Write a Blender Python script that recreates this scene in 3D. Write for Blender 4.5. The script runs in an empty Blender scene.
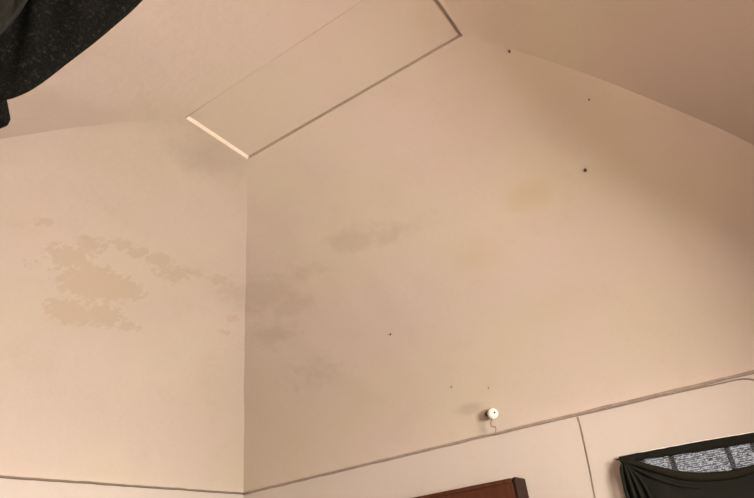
import bpy, bmesh, math, random
from mathutils import Vector, Matrix, noise
random.seed(4)
S = 0.9                       # metres per unit of the solved room
HC = 2.4                      # height of the springing line of the vault
F = 593.5                     # focal length in pixels of the 754 px frame
YAW, PITCH, ROLL = 0.52836, 0.51617, -0.12490
CAM = Vector((4.756*S, -4.786*S, HC - 1.0*S))
# room and vault: cove widths left / front / right / back, rise, panel size
CL, CF, CR, CB = 2.693*S, 2.681*S, 1.894*S, 2.010*S
RISE, PW, PD = 1.365*S, 1.488*S, 0.484*S
WX, WY = CL + PW + CR, CF + PD + CB            # room: x 0..WX, y -WY..0
PN, PM = 1.978, 1.342
scene = bpy.context.scene
col = scene.collection
# ------------------------------------------------------------------ camera
_r = Vector((math.cos(YAW), math.sin(YAW), 0))
_f = Vector((-math.sin(YAW)*math.cos(PITCH), math.cos(YAW)*math.cos(PITCH), math.sin(PITCH)))
_u = _r.cross(_f)
c, s = math.cos(ROLL), math.sin(ROLL)
RIGHT, UP, FWD = c*_r + s*_u, -s*_r + c*_u, _f
cam_d = bpy.data.cameras.new('camera'); cam_d.sensor_width = 36; cam_d.lens = F/754*36
cam_d.clip_start = 0.02
cam = bpy.data.objects.new('camera', cam_d); col.objects.link(cam)
m = Matrix((RIGHT, UP, -FWD)).transposed().to_4x4(); m.translation = CAM
cam.matrix_world = m
scene.camera = cam
# ------------------------------------------------------------------ sky, daylight, exposure
w = bpy.data.worlds.new('sky'); scene.world = w; w.use_nodes = True
bg = w.node_tree.nodes['Background']
bg.inputs[0].default_value = (0.97, 0.97, 1.0, 1); bg.inputs[1].default_value = 1.5
def daylight(name, loc, rot, sx, sy, power, color):
    d = bpy.data.lights.new(name, 'AREA'); d.shape = 'RECTANGLE'; d.size = sx; d.size_y = sy
    d.energy = power; d.color = color
    o = bpy.data.objects.new(name, d); o.location = loc; o.rotation_euler = rot; col.objects.link(o)
WIN_Y0, WIN_Y1, WIN_Z0, WIN_Z1 = -3.75, -1.62, 1.46, 2.30      # open window in the right wall, out of view
EMB = 1.0                                                     # unseen wall, made this thick to keep daylight off the right cove
daylight('window_daylight', (WX + EMB + 0.02, (WIN_Y0+WIN_Y1)/2, (WIN_Z0+WIN_Z1)/2), (0, math.radians(90), 0),
         WIN_Z1-WIN_Z0, WIN_Y1-WIN_Y0, 735, (1.0, 0.935, 0.845))
scene.view_settings.view_transform = 'Standard'
scene.view_settings.look = 'None'
scene.view_settings.gamma = 1
scene.view_settings.use_curve_mapping = False
scene.view_settings.exposure = 0.0
# ------------------------------------------------------------------ helpers
def ray(px, py):
    return (px-377)/F*RIGHT - (py-249)/F*UP + FWD
def on_y(px, py, Y):
    d = ray(px, py); return CAM + d*((Y-CAM.y)/d.y)
def on_plane(px, py, O, n):
    d = ray(px, py); return CAM + d*((O-CAM).dot(n)/d.dot(n))
def prof(t):
    t = min(max(t, 0), 1); return (1-(1-t)**PN)**(1/PM)
def vault(x, y):
    return HC + RISE*min(prof(x/CL), prof(-y/CF), prof((WX-x)/CR), prof((y+WY)/CB))
def on_vault(px, py):
    d = ray(px, py).normalized(); k = 0.3
    while k < 12:
        p = CAM + d*k
        if p.z >= vault(p.x, p.y) or p.x < 0 or p.y > 0: return p
        k += 0.004
def obj(name, me, mat=None, parent=None, smooth=False):
    if isinstance(me, bmesh.types.BMesh):
        b = me; bmesh.ops.recalc_face_normals(b, faces=b.faces)
        me = bpy.data.meshes.new(name); b.to_mesh(me); b.free()
    if smooth:
        for p in me.polygons: p.use_smooth = True
    o = bpy.data.objects.new(name, me); col.objects.link(o)
    if mat: me.materials.append(mat)
    if parent: o.parent = parent
    return o
def tag(o, label=None, cat=None, kind=None, group=None):
    if label: o['label'] = label
    if cat: o['category'] = cat
    if kind: o['kind'] = kind
    if group: o['group'] = group
    return o
def empty(name, loc):
    o = bpy.data.objects.new(name, None); o.location = loc; o.empty_display_size = 0.05
    col.objects.link(o); return o
def child(name, me, mat, parent, smooth=False):
    """mesh given in world coordinates, parented under an un-rotated root"""
    o = obj(name, me, mat, parent, smooth)
    o.location = -Vector(parent.location) if parent.parent is None else (0, 0, 0)
    return o
def box(bm, x0, x1, y0, y1, z0, z1, bev=0.0):
    vs = [bm.verts.new((x, y, z)) for x in (x0, x1) for y in (y0, y1) for z in (z0, z1)]
    fs = [bm.faces.new([vs[i] for i in q]) for q in ((0,1,3,2),(4,6,7,5),(0,4,5,1),(2,3,7,6),(0,2,6,4),(1,5,7,3))]
    if bev:
        es = list({e for f in fs for e in f.edges})
        bmesh.ops.bevel(bm, geom=es, offset=bev, segments=3, profile=0.6, affect='EDGES')
    return bm
def tube(bm, pts, r, n=8, cap=True):
    rings = []; up0 = None
    pts = [Vector(p) for p in pts]
    rr = r if callable(r) else (lambda i: r)
    for i, p in enumerate(pts):
        t = (pts[min(i+1, len(pts)-1)] - pts[max(i-1, 0)]).normalized()
        if up0 is None:
            up0 = Vector((0, 0, 1)) if abs(t.z) < 0.9 else Vector((1, 0, 0))
        a = t.cross(up0).normalized(); b = a.cross(t); up0 = b
        rings.append([bm.verts.new(p + rr(i)*(math.cos(2*math.pi*k/n)*a + math.sin(2*math.pi*k/n)*b)) for k in range(n)])
    for A, B in zip(rings, rings[1:]):
        for k in range(n):
            bm.faces.new((A[k], A[(k+1) % n], B[(k+1) % n], B[k]))
    if cap:
        bm.faces.new(rings[0]); bm.faces.new(rings[-1])
    return bm
def lathe(bm, prof_, O, axis, n=24):
    """profile of (radius, height along axis)"""
    axis = Vector(axis).normalized(); a = axis.orthogonal().normalized(); b = axis.cross(a)
    rings = []
    for r, h in prof_:
        if r < 1e-5: rings.append([bm.verts.new(Vector(O)+axis*h)])
        else: rings.append([bm.verts.new(Vector(O)+axis*h + r*(math.cos(2*math.pi*k/n)*a+math.sin(2*math.pi*k/n)*b)) for k in range(n)])
    for A, B in zip(rings, rings[1:]):
        for k in range(n):
            if len(A) == 1 and len(B) == 1: continue
            if len(A) == 1: bm.faces.new((A[0], B[k], B[(k+1) % n]))
            elif len(B) == 1: bm.faces.new((A[k], A[(k+1) % n], B[0]))
            else: bm.faces.new((A[k], A[(k+1) % n], B[(k+1) % n], B[k]))
    return bm
def spline(pts, n=10):
    """Catmull-Rom through points"""
    P = [Vector(p) for p in pts]; P = [2*P[0]-P[1]] + P + [2*P[-1]-P[-2]]; out = []
    for i in range(1, len(P)-2):
        for k in range(n):
            t = k/n; a, b, c_, d = P[i-1:i+3]
            out.append(0.5*((2*b)+(c_-a)*t+(2*a-5*b+4*c_-d)*t*t+(3*b-a-3*c_+d)*t**3))
    out.append(P[-2]); return out
def grid(bm, rows):
    V = [[bm.verts.new(p) for p in r] for r in rows]
    for A, B in zip(V, V[1:]):
        for k in range(len(A)-1):
            bm.faces.new((A[k], A[k+1], B[k+1], B[k]))
    return bm
# ------------------------------------------------------------------ materials
def mat(name, color, rough=0.6, metallic=0.0):
    M = bpy.data.materials.new(name); M.use_nodes = True
    b = M.node_tree.nodes['Principled BSDF']
    b.inputs['Base Color'].default_value = (*color, 1); b.inputs['Roughness'].default_value = rough
    b.inputs['Metallic'].default_value = metallic
    return M, M.node_tree, b
class N:
    """tiny node helper"""
    def __init__(s, nt): s.nt = nt
    def n(s, t, **k):
        x = s.nt.nodes.new(t)
        for a, v in k.items(): setattr(x, a, v)
        return x
    def l(s, a, b): s.nt.links.new(a, b)
    def math(s, op, a, b=None, clamp=False):
        x = s.n('ShaderNodeMath', operation=op, use_clamp=clamp)
        for i, v in enumerate((a, b)):
            if v is None: continue
            if isinstance(v, (int, float)): x.inputs[i].default_value = v
            else: s.l(v, x.inputs[i])
        return x.outputs[0]
    def noise(s, vec, scale, detail=3, rough=0.5, dist=0.0):
        x = s.n('ShaderNodeTexNoise'); x.inputs['Scale'].default_value = scale
        x.inputs['Detail'].default_value = detail; x.inputs['Roughness'].default_value = rough
        x.inputs['Distortion'].default_value = dist
        if vec is not None: s.l(vec, x.inputs['Vector'])
        return x.outputs['Fac']
    def ramp(s, v, a, b):
        x = s.n('ShaderNodeMapRange', interpolation_type='SMOOTHSTEP')
        s.l(v, x.inputs['Value']); x.inputs['From Min'].default_value = a; x.inputs['From Max'].default_value = b
        return x.outputs['Result']
    def mix(s, f, a, b, blend='MIX'):
        x = s.n('ShaderNodeMix', data_type='RGBA', blend_type=blend)
        if isinstance(f, (int, float)): x.inputs[0].default_value = f
        else: s.l(f, x.inputs[0])
        for i, v in ((6, a), (7, b)):
            if isinstance(v, tuple): x.inputs[i].default_value = (*v, 1)
            else: s.l(v, x.inputs[i])
        return x.outputs[2]
    def bump(s, h, strength, dist, bsdf):
        x = s.n('ShaderNodeBump'); x.inputs['Strength'].default_value = strength; x.inputs['Distance'].default_value = dist
        s.l(h, x.inputs['Height']); s.l(x.outputs[0], bsdf.inputs['Normal'])
def plaster(name, stains=(), pink=(0.470, 0.381, 0.322), yellow=(0.468, 0.392, 0.303)):
    M, nt, b = mat(name, pink, 0.85); k = N(nt)
    pos = k.n('ShaderNodeNewGeometry').outputs['Position']
    c1 = k.mix(k.ramp(k.noise(pos, 0.9, 4, 0.55), 0.38, 0.64), pink, yellow)
    # mottled, patchy old limewash
    c1 = k.mix(k.math('MULTIPLY', k.ramp(k.noise(pos, 3.1, 5, 0.6, 0.6), 0.5, 0.75), 0.32), c1, (0.429, 0.335, 0.257))
    fine = k.noise(pos, 38, 4, 0.6)
    c1 = k.mix(k.math('MULTIPLY', k.ramp(fine, 0.45, 0.8), 0.12), c1, (0.39, 0.296, 0.226))
    def group(lst, nscale, amp, lo, hi, fac, color, base):
        tot = None
        for P, R, st in lst:
            v = k.n('ShaderNodeVectorMath', operation='SUBTRACT'); k.l(pos, v.inputs[0]); v.inputs[1].default_value = P
            v2 = k.n('ShaderNodeVectorMath', operation='DIVIDE'); k.l(v.outputs[0], v2.inputs[0]); v2.inputs[1].default_value = R
            v3 = k.n('ShaderNodeVectorMath', operation='LENGTH'); k.l(v2.outputs[0], v3.inputs[0])
            q = k.math('MULTIPLY', k.math('SUBTRACT', 1.0, v3.outputs['Value'], True), st)
            tot = q if tot is None else k.math('MAXIMUM', tot, q)
        nz = k.math('SUBTRACT', k.noise(pos, nscale, 6, 0.62, 0.4), 0.5)
        has = k.ramp(tot, 0.0, 0.12)
        val = k.math('MULTIPLY', k.ramp(k.math('ADD', tot, k.math('MULTIPLY', nz, amp)), lo, hi), has)
        return k.mix(k.math('MULTIPLY', val, fac), base, color)
    for g in stains: c1 = group(*g, c1)
    k.l(c1, b.inputs['Base Color'])
    h = k.math('ADD', k.math('MULTIPLY', k.noise(pos, 6, 4, 0.55), 1.0), k.math('MULTIPLY', k.noise(pos, 45, 4, 0.6), 0.12))
    k.bump(h, 0.35, 0.012, b)
    return M
# stains where the vault shows them, and the fixture's painted shadow
def blob(px, py, rx, ry, st=1.0, thick=0.30):
    p = on_vault(px, py); a = on_vault(px+rx, py); h = on_vault(px, py-ry)
    dx, dy = (a-p), (h-p)
    R = tuple(max(0.03, abs(dx[i]) + abs(dy[i])) for i in range(3))
    return (tuple(p), R, st)
peel = [blob(96, 284, 40, 22, 1.3), blob(120, 288, 26, 12, 1.0), blob(72, 312, 26, 16, 1.2), blob(104, 316, 18, 16, 1.0), blob(70, 258, 30, 12, .9),
        blob(92, 244, 14, 12, .9), blob(122, 244, 12, 8, .8), blob(138, 252, 14, 9, .8), blob(158, 260, 16, 9, .9), blob(172, 274, 13, 16, .9),
        blob(194, 273, 8, 5, .8), blob(218, 280, 10, 5, .8), blob(128, 326, 12, 8, .7), blob(44, 222, 9, 7, .7), blob(32, 264, 10, 6, .6),
        blob(232, 318, 6, 5, .8), blob(224, 332, 5, 4, .7)]
damp = [blob(262, 295, 26, 40, 1.1), blob(290, 305, 22, 22, 1.0), blob(272, 335, 24, 26, .9), blob(352, 240, 34, 14, 1.2), blob(392, 233, 34, 12, .9),
        blob(312, 372, 34, 30, .6), blob(420, 222, 26, 10, .6), blob(300, 275, 30, 16, .7)]
yell = [blob(528, 197, 34, 26, 1.0), blob(480, 255, 46, 50, .6), blob(330, 55, 40, 34, .7), blob(20, 225, 50, 30, .5), blob(560, 300, 60, 50, .5)]
dirt_shadow = [blob(470, 409, 24, 8, 1.0), blob(345, 100, 26, 14, .5), blob(205, 160, 60, 34, .8)]  # first: dirt with the fixture's cast shadow painted in; the rest darker patches
STAINS_SHADE = ((yell, 5.0, 0.5, 0.15, 0.75, 0.55, (0.421, 0.328, 0.211)),
          (damp, 10.0, 1.8, 0.05, 0.85, 0.40, (0.351, 0.277, 0.207)),
          (peel, 22.0, 2.6, 0.08, 0.45, 0.60, (0.415, 0.310, 0.220)),
          (dirt_shadow, 8.0, 0.6, 0.15, 0.8, 0.35, (0.273, 0.218, 0.172)))
M_vault = plaster('old_pink_limewash', STAINS_SHADE)
M_wall = plaster('pink_wall_paint', (), (0.455, 0.388, 0.345), (0.45, 0.388, 0.335))
def simple(name, color, rough=0.5, nscale=20, amt=0.25, dark=None, bump=0.0, metallic=0.0):
    M, nt, b = mat(name, color, rough, metallic); k = N(nt)
    co = k.n('ShaderNodeTexCoord').outputs['Object']
    d = dark or tuple(x*0.5 for x in color)
    nz = k.noise(co, nscale, 4, 0.6)
    k.l(k.mix(k.math('MULTIPLY', k.ramp(nz, 0.4, 0.75), amt), color, d), b.inputs['Base Color'])
    if bump: k.bump(nz, bump, 0.004, b)
    return M
M_trim = simple('dusty_plaster_edge', (0.28, 0.215, 0.17), 0.85, 14, 0.5)
M_trimd = simple('grimy_plaster_edge', (0.17, 0.125, 0.09), 0.9, 14, 0.4)
M_cable = simple('painted_cable', (0.22, 0.17, 0.13), 0.6, 30, 0.4)
M_porc = simple('glazed_porcelain', (0.78, 0.72, 0.62), 0.25, 25, 0.35, (0.5, 0.42, 0.33))
M_plate = simple('dusty_plate', (0.52, 0.43, 0.34), 0.6, 25, 0.4)
M_hole = simple('dark_hole', (0.03, 0.02, 0.015), 0.9)
M_iron = simple('rusty_iron', (0.06, 0.04, 0.03), 0.7, 60, 0.5)
M_floor = simple('terracotta_tile', (0.13, 0.085, 0.06), 0.55, 6, 0.4)
M_white = simple('white_gloss_paint', (0.78, 0.75, 0.70), 0.4, 12, 0.15)
M_frame = simple('dark_stained_window_wood', (0.010, 0.009, 0.006), 0.85, 20, 0.5)
M_frame.node_tree.nodes['Principled BSDF'].inputs['Specular IOR Level'].default_value = 0.1
def wood(name, c1, c2):
    M, nt, b = mat(name, c1, 0.6); k = N(nt); b.inputs['Specular IOR Level'].default_value = 0.2
    co = k.n('ShaderNodeTexCoord').outputs['Object']
    mp = k.n('ShaderNodeMapping'); mp.inputs['Scale'].default_value = (14, 14, 1.2); k.l(co, mp.inputs[0])
    nz = k.noise(mp.outputs[0], 2.5, 6, 0.6, 0.8)
    k.l(k.mix(k.ramp(nz, 0.3, 0.7), c1, c2), b.inputs['Base Color']); k.bump(nz, 0.1, 0.002, b)
    return M
M_wood = wood('reddish_brown_varnish', (0.070, 0.019, 0.007), (0.046, 0.012, 0.005))
M_wood2 = wood('dark_brown_varnish', (0.024, 0.0065, 0.003), (0.016, 0.0045, 0.002))
def fabric(name, base, speck, nscale, amt, weave=700, lo=0.5, hi=0.75, bump=0.4):
    M, nt, b = mat(name, base, 0.95); k = N(nt)
    b.inputs['Specular IOR Level'].default_value = 0.05
    co = k.n('ShaderNodeTexCoord').outputs['Object']
    n1 = k.noise(co, nscale, 5, 0.7)
    k.l(k.mix(k.math('MULTIPLY', k.ramp(n1, lo, hi), amt), base, speck), b.inputs['Base Color'])
    k.bump(k.noise(co, weave, 2, 0.5), bump, 0.002, b)
    return M
M_cloth = fabric('dark_green_black_cotton', (0.013, 0.013, 0.010), (0.019, 0.018, 0.014), 30, 0.6)
M_hem = fabric('olive_black_cotton', (0.015, 0.0135, 0.008), (0.022, 0.020, 0.012), 30, 0.6)
M_wool = fabric('charcoal_wool', (0.0010, 0.0009, 0.0005), (0.011, 0.0098, 0.0055), 180, 0.9, 500, 0.50, 0.75, 0.8)
M_wool2 = fabric('grey_wool', (0.0055, 0.005, 0.0037), (0.010, 0.009, 0.0063), 120, 0.8, 260)
# ------------------------------------------------------------------ the vault
def jig(p, t):
    """slow unevenness of hand-laid plaster; fades out at the springing line and at the panel"""
    k = 0.012*min(1, t*5)*min(1, (1-t)*6)
    return p + k*noise.noise_vector(p*1.3) + 0.35*k*noise.noise_vector(p*4.1+Vector((3, 7, 1)))
NT, NL = 56, 90
def cove(fn):
    rows = []
    for i in range(NT+1):
        t = (i/NT)**1.5
        rows.append([jig(fn(t, j/NL), t) for j in range(NL+1)])
    return grid(bmesh.new(), rows)
def Z(t): return HC + RISE*prof(t)
lerp = lambda a, b, t: a+(b-a)*t
x0, x1, y0, y1, zp = CL, WX-CR, -CF, -WY+CB, HC+RISE
D0, D1, CH = 0.020, 0.017, 0.009      # the left side of the recess is splayed
bm = bmesh.new()
bm.faces.new([bm.verts.new((x, y, zp+(D0 if x < x1-.1 else D1))) for x, y in ((x0+CH, y0), (x1, y0), (x1, y1), (x0+CH, y1))])
bmesh.ops.subdivide_edges(bm, edges=bm.edges[:], cuts=8, use_grid_fill=True)
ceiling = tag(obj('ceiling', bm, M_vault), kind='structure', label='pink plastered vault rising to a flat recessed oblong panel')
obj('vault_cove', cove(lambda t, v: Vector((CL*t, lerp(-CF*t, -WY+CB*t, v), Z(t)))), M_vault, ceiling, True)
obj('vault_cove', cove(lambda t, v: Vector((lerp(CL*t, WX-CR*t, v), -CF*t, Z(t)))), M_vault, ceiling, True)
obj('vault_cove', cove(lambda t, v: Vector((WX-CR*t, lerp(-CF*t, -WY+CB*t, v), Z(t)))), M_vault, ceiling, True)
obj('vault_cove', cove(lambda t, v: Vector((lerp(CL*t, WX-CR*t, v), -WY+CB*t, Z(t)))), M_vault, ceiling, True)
for a, b in (((x0, y0), (x0, y1)), ((x0, y0), (x1, y0)), ((x1, y0), (x1, y1)), ((x0, y1), (x1, y1))):
    bm = bmesh.new()
    k = [CH if q[0] == x0 else 0 for q in (a, b)]
    dd = [D0 if q[0] == x0 else D1 for q in (a, b)]
    grid(bm, [[Vector((lerp(a[0]+k[0]*g, b[0]+k[1]*g, i/12), lerp(a[1], b[1], i/12), zp+lerp(dd[0], dd[1], i/12)*g)) for i in range(13)] for g in (0, 1)])
    obj('panel_edge', bm, M_vault, ceiling)
obj('panel_edge', tube(bmesh.new(), [Vector((lerp(x0, x1, i/10), y1, zp)) for i in range(11)], 0.0022, 8), M_vault, ceiling, True)
# ------------------------------------------------------------------ walls and floor
TH = 0.30
FW_X0 = on_y(627, 463, 0).x + 0.03; FW_X1 = on_y(788, 449, 0).x - 0.02
FW_Z0 = 0.95; FW_Z1 = on_y(690, 450, 0).z + 0.01; FH = FW_Z1 + 0.10      # FH: head of the rebate behind the lintel edge
def wall_xz(name, *layers):
    bm = bmesh.new()
    for ya, yb, top in layers:
        for a in ((-TH, FW_X0, 0, HC), (FW_X1, WX+TH, 0, HC), (FW_X0, FW_X1, 0, FW_Z0), (FW_X0, FW_X1, top, HC)): box(bm, a[0], a[1], ya, yb, a[2], a[3])
    return tag(obj(name, bm, M_wall), kind='structure')
wall_xz('wall_front', (0, 0.07, FW_Z1), (0.07, TH, FH))
bm = bmesh.new(); box(bm, -TH, 0, -WY, 0, 0, HC); tag(obj('wall_left', bm, M_wall), kind='structure')
bm = bmesh.new(); box(bm, -TH, WX+EMB, -WY-TH, -WY, 0, HC); tag(obj('wall_back', bm, M_wall), kind='structure')
bm = bmesh.new()
for a in ((-WY, WIN_Y0, 0, HC), (WIN_Y1, 0, 0, HC), (WIN_Y0, WIN_Y1, 0, WIN_Z0), (WIN_Y0, WIN_Y1, WIN_Z1, HC)):
    box(bm, WX, WX+EMB, a[0], a[1], a[2], a[3])
tag(obj('wall_right', bm, M_wall), kind='structure')
bm = bmesh.new(); box(bm, -TH, WX+EMB, -WY-TH, TH, -0.12, 0); tag(obj('floor', bm, M_floor), kind='structure')
# open frame of the window that lets the daylight in
bm = bmesh.new()
for a in ((WIN_Y0, WIN_Y0+.05, WIN_Z0, WIN_Z1), (WIN_Y1-.05, WIN_Y1, WIN_Z0, WIN_Z1), (WIN_Y0, WIN_Y1, WIN_Z0, WIN_Z0+.05), (WIN_Y0, WIN_Y1, WIN_Z1-.05, WIN_Z1)):
    box(bm, WX+EMB-.10, WX+EMB-.04, *a)
tag(obj('window_2', bm, M_white), kind='structure')
# ------------------------------------------------------------------ springing line: thin dusty ledge
def ledge(fn, n, r, seed):
    pts = []
    for i in range(n+1):
        p = fn(i/n); k = Vector((0, 0, 0.004*noise.noise(Vector((i*0.35, seed, 0)))))
        pts.append(p+k)
    return pts
bm = tube(bmesh.new(), ledge(lambda t: Vector((lerp(0.0, WX, t), -0.004, HC)), 80, 0, 2.0), lambda i: 0.011+0.003*noise.noise(Vector((i*.5, 0, 0))), 8)
trim1 = tag(obj('trim_1', bm, M_trim, None, True), kind='structure', label='dusty raised line along the springing of the vault')
bm = tube(bmesh.new(), ledge(lambda t: Vector((0.004, lerp(-0.0, -WY, t), HC)), 80, 0, 5.0), lambda i: 0.0085+0.002*noise.noise(Vector((i*.5, 3, 0))), 8)
tag(obj('trim_2', bm, M_trimd, None, True), kind='structure', label='thin grimy line along the springing of the vault')
# ------------------------------------------------------------------ cables
def wall_pts(pp, Y): return [on_y(x, y, Y) for x, y in pp]
bm = tube(bmesh.new(), spline(wall_pts([(578, 417), (580, 424), (585, 446), (590, 470), (595, 497), (600, 522), (607, 556)], -0.004) + [on_y(607, 556, -0.004)*1.0 + Vector((-0.01, 0, -0.5)), Vector((on_y(607, 556, -0.004).x, -0.004, 0.02))], 6), 0.0036, 8)
tag(obj('electric_cable', bm, M_cable, None, True), 'thin cable running straight down the wall from the springing line', 'cable')
bm = tube(bmesh.new(), spline(wall_pts([(494, 435), (540, 424), (600, 410.7), (650, 398.9), (700, 387.8), (722, 383), (735, 380), (745, 378.6), (760, 380), (785, 377)], -0.013) + [Vector((WX-0.012, -0.013, HC-0.03))], 6), 0.0040, 8)
tag(obj('electric_cable', bm, M_cable, None, True), 'thin cable running sideways just under the ledge, sagging at its right end', 'cable')
# ------------------------------------------------------------------ small round wall fixture
fc = on_vault(484.5, 414.0)
fix = empty('wall_fixture', fc)
tag(fix, 'small round white porcelain wall fixture with a short bent wire', 'fixture')
O = fc + Vector((0, 0.008, 0)); ax = Vector((0.05, -1, -0.12)).normalized()
child('base_plate', lathe(bmesh.new(), [(0, 0), (0.042, 0), (0.043, 0.008), (0.038, 0.014), (0.034, 0.012), (0.029, 0.019), (0.020, 0.021), (0.016, 0.028), (0, 0.028)], O, ax), M_plate, fix, True)
dome_c = on_y(492.8, 413.6, fc.y-0.052)
an = (dome_c - O).normalized()
child('neck', tube(bmesh.new(), [O + an*0.012, O.lerp(dome_c, 0.6), dome_c], lambda i: 0.019-0.002*i, 14), M_iron, fix, True)
child('dome', lathe(bmesh.new(), [(0, -0.034), (0.016, -0.033), (0.029, -0.026), (0.037, -0.013), (0.040, 0.002), (0.037, 0.017), (0.028, 0.029), (0.014, 0.036), (0, 0.038)], dome_c, (ax+an*0.8).normalized()), M_porc, fix, True)
d_ = (on_y(495.2, 412.2, dome_c.y-0.035) - dome_c).normalized()
child('screw', lathe(bmesh.new(), [(0, 0.004), (0.006, 0.004), (0.008, 0.0), (0.008, -0.01), (0, -0.01)], dome_c + d_*0.038, d_, 12), M_hole, fix, True)
wp = [dome_c + Vector((-0.010, 0.0, -0.034))] + [on_y(x, y, fc.y-0.040) for x, y in ((491.0, 422), (491.2, 425.6), (492.4, 426.6), (495, 426.8), (495.8, 428), (495.8, 431), (495.8, 434.5))]
child('wire', tube(bmesh.new(), spline(wp, 6), 0.0048, 8), M_cable, fix, True)
# ------------------------------------------------------------------ nails and specks on the vault
def nail(px, py, r, label):
    p = on_vault(px, py); d = (CAM-p).normalized()
    e = 0.01; nx = Vector((vault(p.x+e, p.y)-vault(p.x-e, p.y), vault(p.x, p.y+e)-vault(p.x, p.y-e), -2*e)).normalized()
    bm = lathe(bmesh.new(), [(0, -0.012), (r*0.45, -0.012), (r*0.45, 0.012), (r, 0.013), (r, 0.018), (r*0.6, 0.021), (0, 0.022)], p, nx, 12)
    tag(obj('iron_nail', bm, M_iron, None, True), label, 'nail', None, 'nails in the vault')
nail(585, 169, 0.009, 'largest dark nail head, high in the front vault near the shadowed side')
nail(509, 49.5, 0.0045, 'tiny dark nail beside the front corner of the recessed panel')
nail(588.5, 98, 0.004, 'tiny dark nail just below the right groin of the vault')
nail(391, 333, 0.0055, 'small dark nail in the middle of the front vault')
nail(452, 386, 0.0045, 'small dark nail left of and above the round white fixture')
nail(489, 387, 0.004, 'small dark nail straight above the round white fixture')
# ------------------------------------------------------------------ brown wooden cabinet
CY = -0.20
tr = on_y(511.5, 477.8, CY); CX1 = tr.x; CZ = tr.z; CX0 = CX1 - 1.12
cab = empty('wooden_cabinet', ((CX0+CX1)/2, CY/2, 0)); tag(cab, 'tall reddish brown wooden cabinet against the front wall', 'cabinet')
bm = box(bmesh.new(), CX0, CX1-0.004, CY, -0.012, 0.06, CZ-0.03, 0.004); child('body', bm, M_wood, cab)
bm = box(bmesh.new(), CX0, CX1-0.008, CY-0.004, -0.012, CZ-0.03, CZ, 0.006); child('top_board', bm, M_wood, cab)
bm = box(bmesh.new(), CX1-0.004, CX1+0.028, CY+0.01, -0.012, 0, CZ+0.004, 0.012); child('side_panel', bm, M_wood2, cab)
bm = box(bmesh.new(), CX0-0.03, CX0, CY+0.01, -0.012, 0, CZ+0.004, 0.012); child('side_panel', bm, M_wood2, cab)
for i in range(2):
    xa = CX0+0.02+i*0.545; xb = xa+0.535
    bm = box(bmesh.new(), xa, xb, CY-0.022, CY-0.001, 0.10, CZ-0.16, 0.004); d = child('door', bm, M_wood, cab)
    hx = xb-0.04 if i == 0 else xa+0.04
    bm = tube(bmesh.new(), [(hx, CY-0.02, 1.0), (hx, CY-0.05, 1.01), (hx, CY-0.05, 1.11), (hx, CY-0.02, 1.12)], 0.006); child('handle', bm, M_iron, d, True)
# ------------------------------------------------------------------ window with dark frame
bm = bmesh.new(); WY0, WY1 = 0.10, 0.16
for a in ((FW_X0, FW_X0+.05, FW_Z0, FH), (FW_X1-.05, FW_X1, FW_Z0, FH), (FW_X0+.05, FW_X1-.05, FW_Z0, FW_Z0+.05), (FW_X0+.05, FW_X1-.05, FH-.05, FH)):
    box(bm, a[0], a[1], WY0, WY1, a[2], a[3])
win = tag(obj('window_1', bm, M_frame), kind='structure')
mx = [on_y(674, 468, WY0).x, on_y(731, 460, WY0).x, on_y(757, 455, WY0).x]
for x in mx:
    obj('mullion', box(bmesh.new(), x-0.014, x+0.014, WY0+.005, WY1-.005, FW_Z0+.05, FH-.05, 0.003), M_frame, win)
Mg, nt, b = mat('window_glass', (0.9, 0.95, 1.0), 0.05); k = N(nt)
tr_ = k.n('ShaderNodeBsdfTransparent'); tr_.inputs[0].default_value = (0.88, 0.88, 0.88, 1)
gl = k.n('ShaderNodeBsdfGlossy'); gl.inputs['Roughness'].default_value = 0.05
mxs = k.n('ShaderNodeMixShader'); mxs.inputs[0].default_value = 0.06
k.l(tr_.outputs[0], mxs.inputs[1]); k.l(gl.outputs[0], mxs.inputs[2]); k.l(mxs.outputs[0], nt.nodes['Material Output'].inputs[0])
edges = [FW_X0+.05] + mx + [FW_X1-.05]
for i, (a, b_) in enumerate(zip(edges, edges[1:])):
    obj('pane', box(bmesh.new(), a+(.014 if i else 0), b_-(.014 if i < len(edges)-2 else 0), .127, .131, FW_Z0+.05, FH-.05), Mg, win)
# ------------------------------------------------------------------ lace curtain behind the dark cloth
Ml, nt, b = mat('lace_net', (0.12, 0.115, 0.12), 0.9); k = N(nt)
co = k.n('ShaderNodeTexCoord').outputs['Object']
mp = k.n('ShaderNodeMapping'); mp.inputs['Scale'].default_value = (1.0, 1.0, 2.2); k.l(co, mp.inputs[0])
n1 = k.noise(mp.outputs[0], 48, 3, 0.7, 0.8)
wv = k.n('ShaderNodeTexWave', wave_type='BANDS', bands_direction='Z'); wv.inputs['Scale'].default_value = 26
wv.inputs['Distortion'].default_value = 3.0; wv.inputs['Detail'].default_value = 2; wv.inputs['Detail Scale'].default_value = 3; k.l(co, wv.inputs[0])
holes = k.ramp(k.math('ADD', n1, k.math('MULTIPLY', wv.outputs['Fac'], 0.16)), 0.52, 0.66)
tp = k.n('ShaderNodeBsdfTransparent'); tl = k.n('ShaderNodeBsdfTranslucent'); tl.inputs[0].default_value = (0.05, 0.05, 0.05, 1)
m1 = k.n('ShaderNodeMixShader'); m1.inputs[0].default_value = 0.5; k.l(b.outputs[0], m1.inputs[1]); k.l(tl.outputs[0], m1.inputs[2])
m2 = k.n('ShaderNodeMixShader'); k.l(k.math('MULTIPLY', holes, 0.42), m2.inputs[0]); k.l(m1.outputs[0], m2.inputs[1]); k.l(tp.outputs[0], m2.inputs[2])
k.l(m2.outputs[0], nt.nodes['Material Output'].inputs[0])
rows = []
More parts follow.
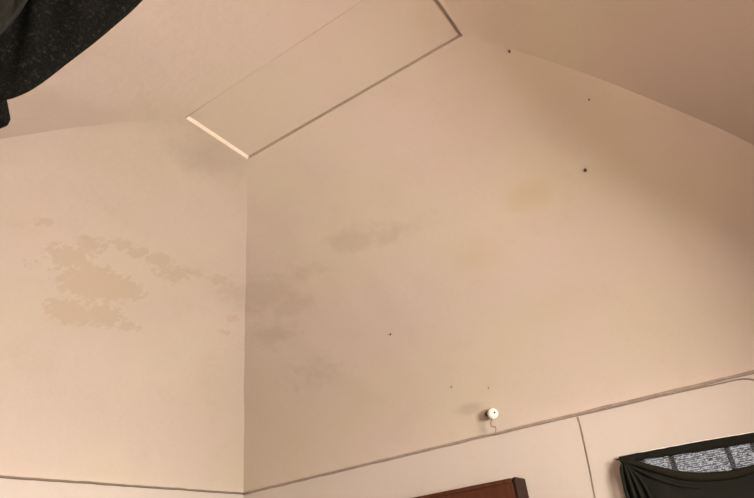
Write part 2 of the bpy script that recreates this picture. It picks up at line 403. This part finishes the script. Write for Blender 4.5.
for i in range(13):
    z = lerp(FW_Z1-0.004, 1.2, i/12)
    rows.append([Vector((lerp(FW_X0+.004, FW_X1-.004, j/120), 0.045+0.004*math.sin(j*0.62+0.8*math.sin(j*.21)), z)) for j in range(121)])
lace = obj('lace_curtain', grid(bmesh.new(), rows), Ml, None, True)
tag(lace, 'grey white lace curtain showing above the sagging dark cloth', 'curtain')
# ------------------------------------------------------------------ dark batten over the window
BY = -0.03
pL, pR = on_y(620, 459.5, BY), on_y(754, 437.5, BY)
slope = (pR.z-pL.z)/(pR.x-pL.x)
BX0, BX1 = pL.x, FW_X1+0.06
bz = lambda x: pL.z + slope*(x-pL.x)
rod = empty('curtain_rail', (BX0, BY, bz(BX0))); tag(rod, 'dark narrow rail along the top of the window', 'rail')
bm = bmesh.new(); sec = []
for i in range(25):
    x = lerp(BX0, BX1, i/24); h = lerp(0.017, 0.026, min(1, i/12)) + 0.002*noise.noise(Vector((i*.8, 1, 2)))
    z = bz(x)
    sec.append([Vector((x, BY-.016, z-h)), Vector((x, BY-.020, z-h*.5)), Vector((x, BY-.020, z+h*.5)), Vector((x, BY-.016, z+h)), Vector((x, BY+.03, z+h)), Vector((x, BY+.03, z-h)), Vector((x, BY-.016, z-h))])
grid(bm, sec); bmesh.ops.remove_doubles(bm, verts=bm.verts, dist=1e-5)
bmesh.ops.holes_fill(bm, edges=[e for e in bm.edges if e.is_boundary], sides=0)
child('batten', bm, M_frame, rod)
bm = tube(bmesh.new(), [Vector((x, BY+.012, bz(x)+lerp(0.017, 0.026, min(1, (x-BX0)/(BX1-BX0)*2))+.003)) for x in [lerp(BX0+.12, BX1, i/20) for i in range(21)]], 0.005, 8)
child('lit_edge_strip', bm, M_white, rod, True)  # added pale strip, a painted highlight along the batten's upper edge
# ------------------------------------------------------------------ dark cloth hung from two corners
KY = -0.088
hem = spline([on_y(x, y, KY) for x, y in ((622, 461.8), (636, 464), (650, 468), (665, 472.3), (680, 475.8), (695, 477.3), (711, 477.2), (730, 475.4), (745, 472), (760, 467), (776, 459), (790, 449))], 8)
xl, xr = hem[0].x, hem[-1].x
cur = empty('dark_curtain', ((xl+xr)/2, KY, 1.0)); tag(cur, 'dark green black cloth sagging from its corners across the window', 'curtain')
rows = []; NV = 40
bot = 1.0
for j in range(NV+1):
    v = j/NV; row = []
    for i, p in enumerate(hem):
        u = i/(len(hem)-1)
        z = lerp(p.z-0.006, bot, v**1.2)
        # the free side slants a little inwards below the corner
        x = lerp(p.x, lerp(xl-0.024, xr-0.01, u), min(1, v*9))
        e = min(u, 1-u)
        fold = math.exp(-e*7)
        y = KY + 0.012*fold*math.sin(34*(e+0.02)**0.8) + 0.006*math.sin(u*9+1)*min(1, v*4) - 0.012*math.exp(-((v-0.05)/0.05)**2)*(1-fold)
        y += 0.010*math.sin(math.pi*min(1, v*1.4))*math.sin(u*17+v*2)*(0.4+0.6*fold)
        row.append(Vector((x, min(y, -0.060), z)))
    rows.append(row)
o = child('cloth', grid(bmesh.new(), rows), M_cloth, cur, True)
o.modifiers.new('thickness', 'SOLIDIFY').thickness = 0.004
nh = len(hem)
def rhem(i):
    u = i/(nh-1); return 0.008+0.018*math.sin(math.pi*u)**0.6
child('rolled_hem', tube(bmesh.new(), [p+Vector((0, -0.012, 0.002)) for p in hem], rhem, 12), M_hem, cur, True)
# a second fold under the hem and the gathered creases at the left corner
f2 = spline([on_y(x, y, KY-.012) for x, y in ((623, 463), (634, 468), (648, 474.5), (664, 481), (682, 486), (700, 488))], 8)
child('fold', tube(bmesh.new(), f2, lambda i: 0.009*math.sin(math.pi*min(1, (i+4)/(len(f2)+5)))+0.002, 10), M_cloth, cur, True)
for pp, r in (([(622.5, 462), (621.5, 470), (624, 484), (628, 500), (634, 526)], .010), ([(624, 463), (627.5, 474), (632, 488), (636, 502), (642, 530)], .011),
              ([(625, 463), (632, 474), (638, 487), (643, 500), (650, 526)], .011), ([(626, 464), (637, 475), (646, 488), (652, 502), (658, 526)], .008)):
    g = spline([on_y(x, y, KY-.008) for x, y in pp], 8)
    child('gather', tube(bmesh.new(), g, lambda i, r=r: r*min(1, .35+i/10), 10), M_cloth, cur, True)
knot = on_y(622, 461, KY+.01)
child('corner_tie', tube(bmesh.new(), spline([on_y(616.5, 459.6, KY+.02), on_y(620, 459.8, KY), knot, on_y(628, 461, KY), on_y(634, 459.6, KY)], 6), lambda i: 0.004+0.0003*i, 8), M_hem, cur, True)
# ------------------------------------------------------------------ dark woolly cloth hanging close to the camera
d0 = ray(60, 10).normalized(); O = CAM + d0*1.0
nh_ = Vector((d0.x, d0.y, 0)).normalized()
def sheet(name, hempx, top, off, material, parent, amp, belly, th, k=5.0):
    P = O - nh_*off
    h = spline([on_plane(x, y, P, nh_) for x, y in hempx], 10)
    rows = []; NV = 36; n = len(h)-1
    for j in range(NV+1):
        v = j/NV; row = []
        for i, p in enumerate(h):
            u = i/n
            q = p.lerp(top, v**1.15)
            q = q - nh_*(belly*math.sin(math.pi*min(1, v))*math.sin(math.pi*u) + amp*math.sin(u*2*math.pi*k+1.3*math.sin(3*v))*min(1, v*5+.1)*(1-v*.6))
            row.append(q)
        rows.append(row)
    o = child(name, grid(bmesh.new(), rows), material, parent, True)
    md = o.modifiers.new('thickness', 'SOLIDIFY'); md.thickness = th; md.offset = 0
    return h
hx, hy = (O + RIGHT*(-0.06)).x, (O + RIGHT*(-0.06)).y
hook = Vector((hx, hy, vault(hx, hy)))
gtop = Vector((hx, hy, hook.z-0.30))
blk = empty('hanging_blanket', gtop); tag(blk, 'dark charcoal woolly cloth with a rounded hem, hanging close overhead', 'blanket')
h1 = sheet('cloth', [(-190, -80), (-150, 10), (-95, 75), (-40, 97), (0, 95), (18, 90.5), (37.5, 80), (66, 58.5), (88, 42), (110, 24), (137, 0), (165, -34), (182, -90)], gtop, 0.0, M_wool, blk, 0.004, 0.02, 0.008)
child('hem', tube(bmesh.new(), [p + nh_*0.002 for p in h1], 0.0055, 8), M_wool, blk, True)
h2 = sheet('overlapping_fold', [(-150, -60), (-110, 30), (-60, 66), (-25, 52), (0, 35), (14, 18), (28, 0), (44, -30), (52, -70)], gtop - nh_*0.02, 0.075, M_wool2, blk, 0.004, 0.02, 0.008, 3)
P3 = O + nh_*0.03
tabc = spline([on_plane(x, y, P3, nh_) for x, y in ((-14, 80), (-9, 97), (-6, 112), (-5, 117))], 6)
bm = tube(bmesh.new(), tabc + [tabc[-1]+Vector((0, 0, -.004)), tabc[-1]+Vector((0, 0, -.010)), tabc[-1]+Vector((0, 0, -.0135))],
          lambda i: (0.0165 if i < len(tabc) else (0.0155, 0.011, 0.003)[i-len(tabc)]), 14)
child('strap_end', bm, M_wool, blk, True)
child('hanging_cord', tube(bmesh.new(), [hook+Vector((0, 0, .01)), hook-Vector((0, 0, .1)), gtop+Vector((0, 0, .02)), gtop-Vector((0, 0, .05))], 0.008, 8), M_wool, blk, True)
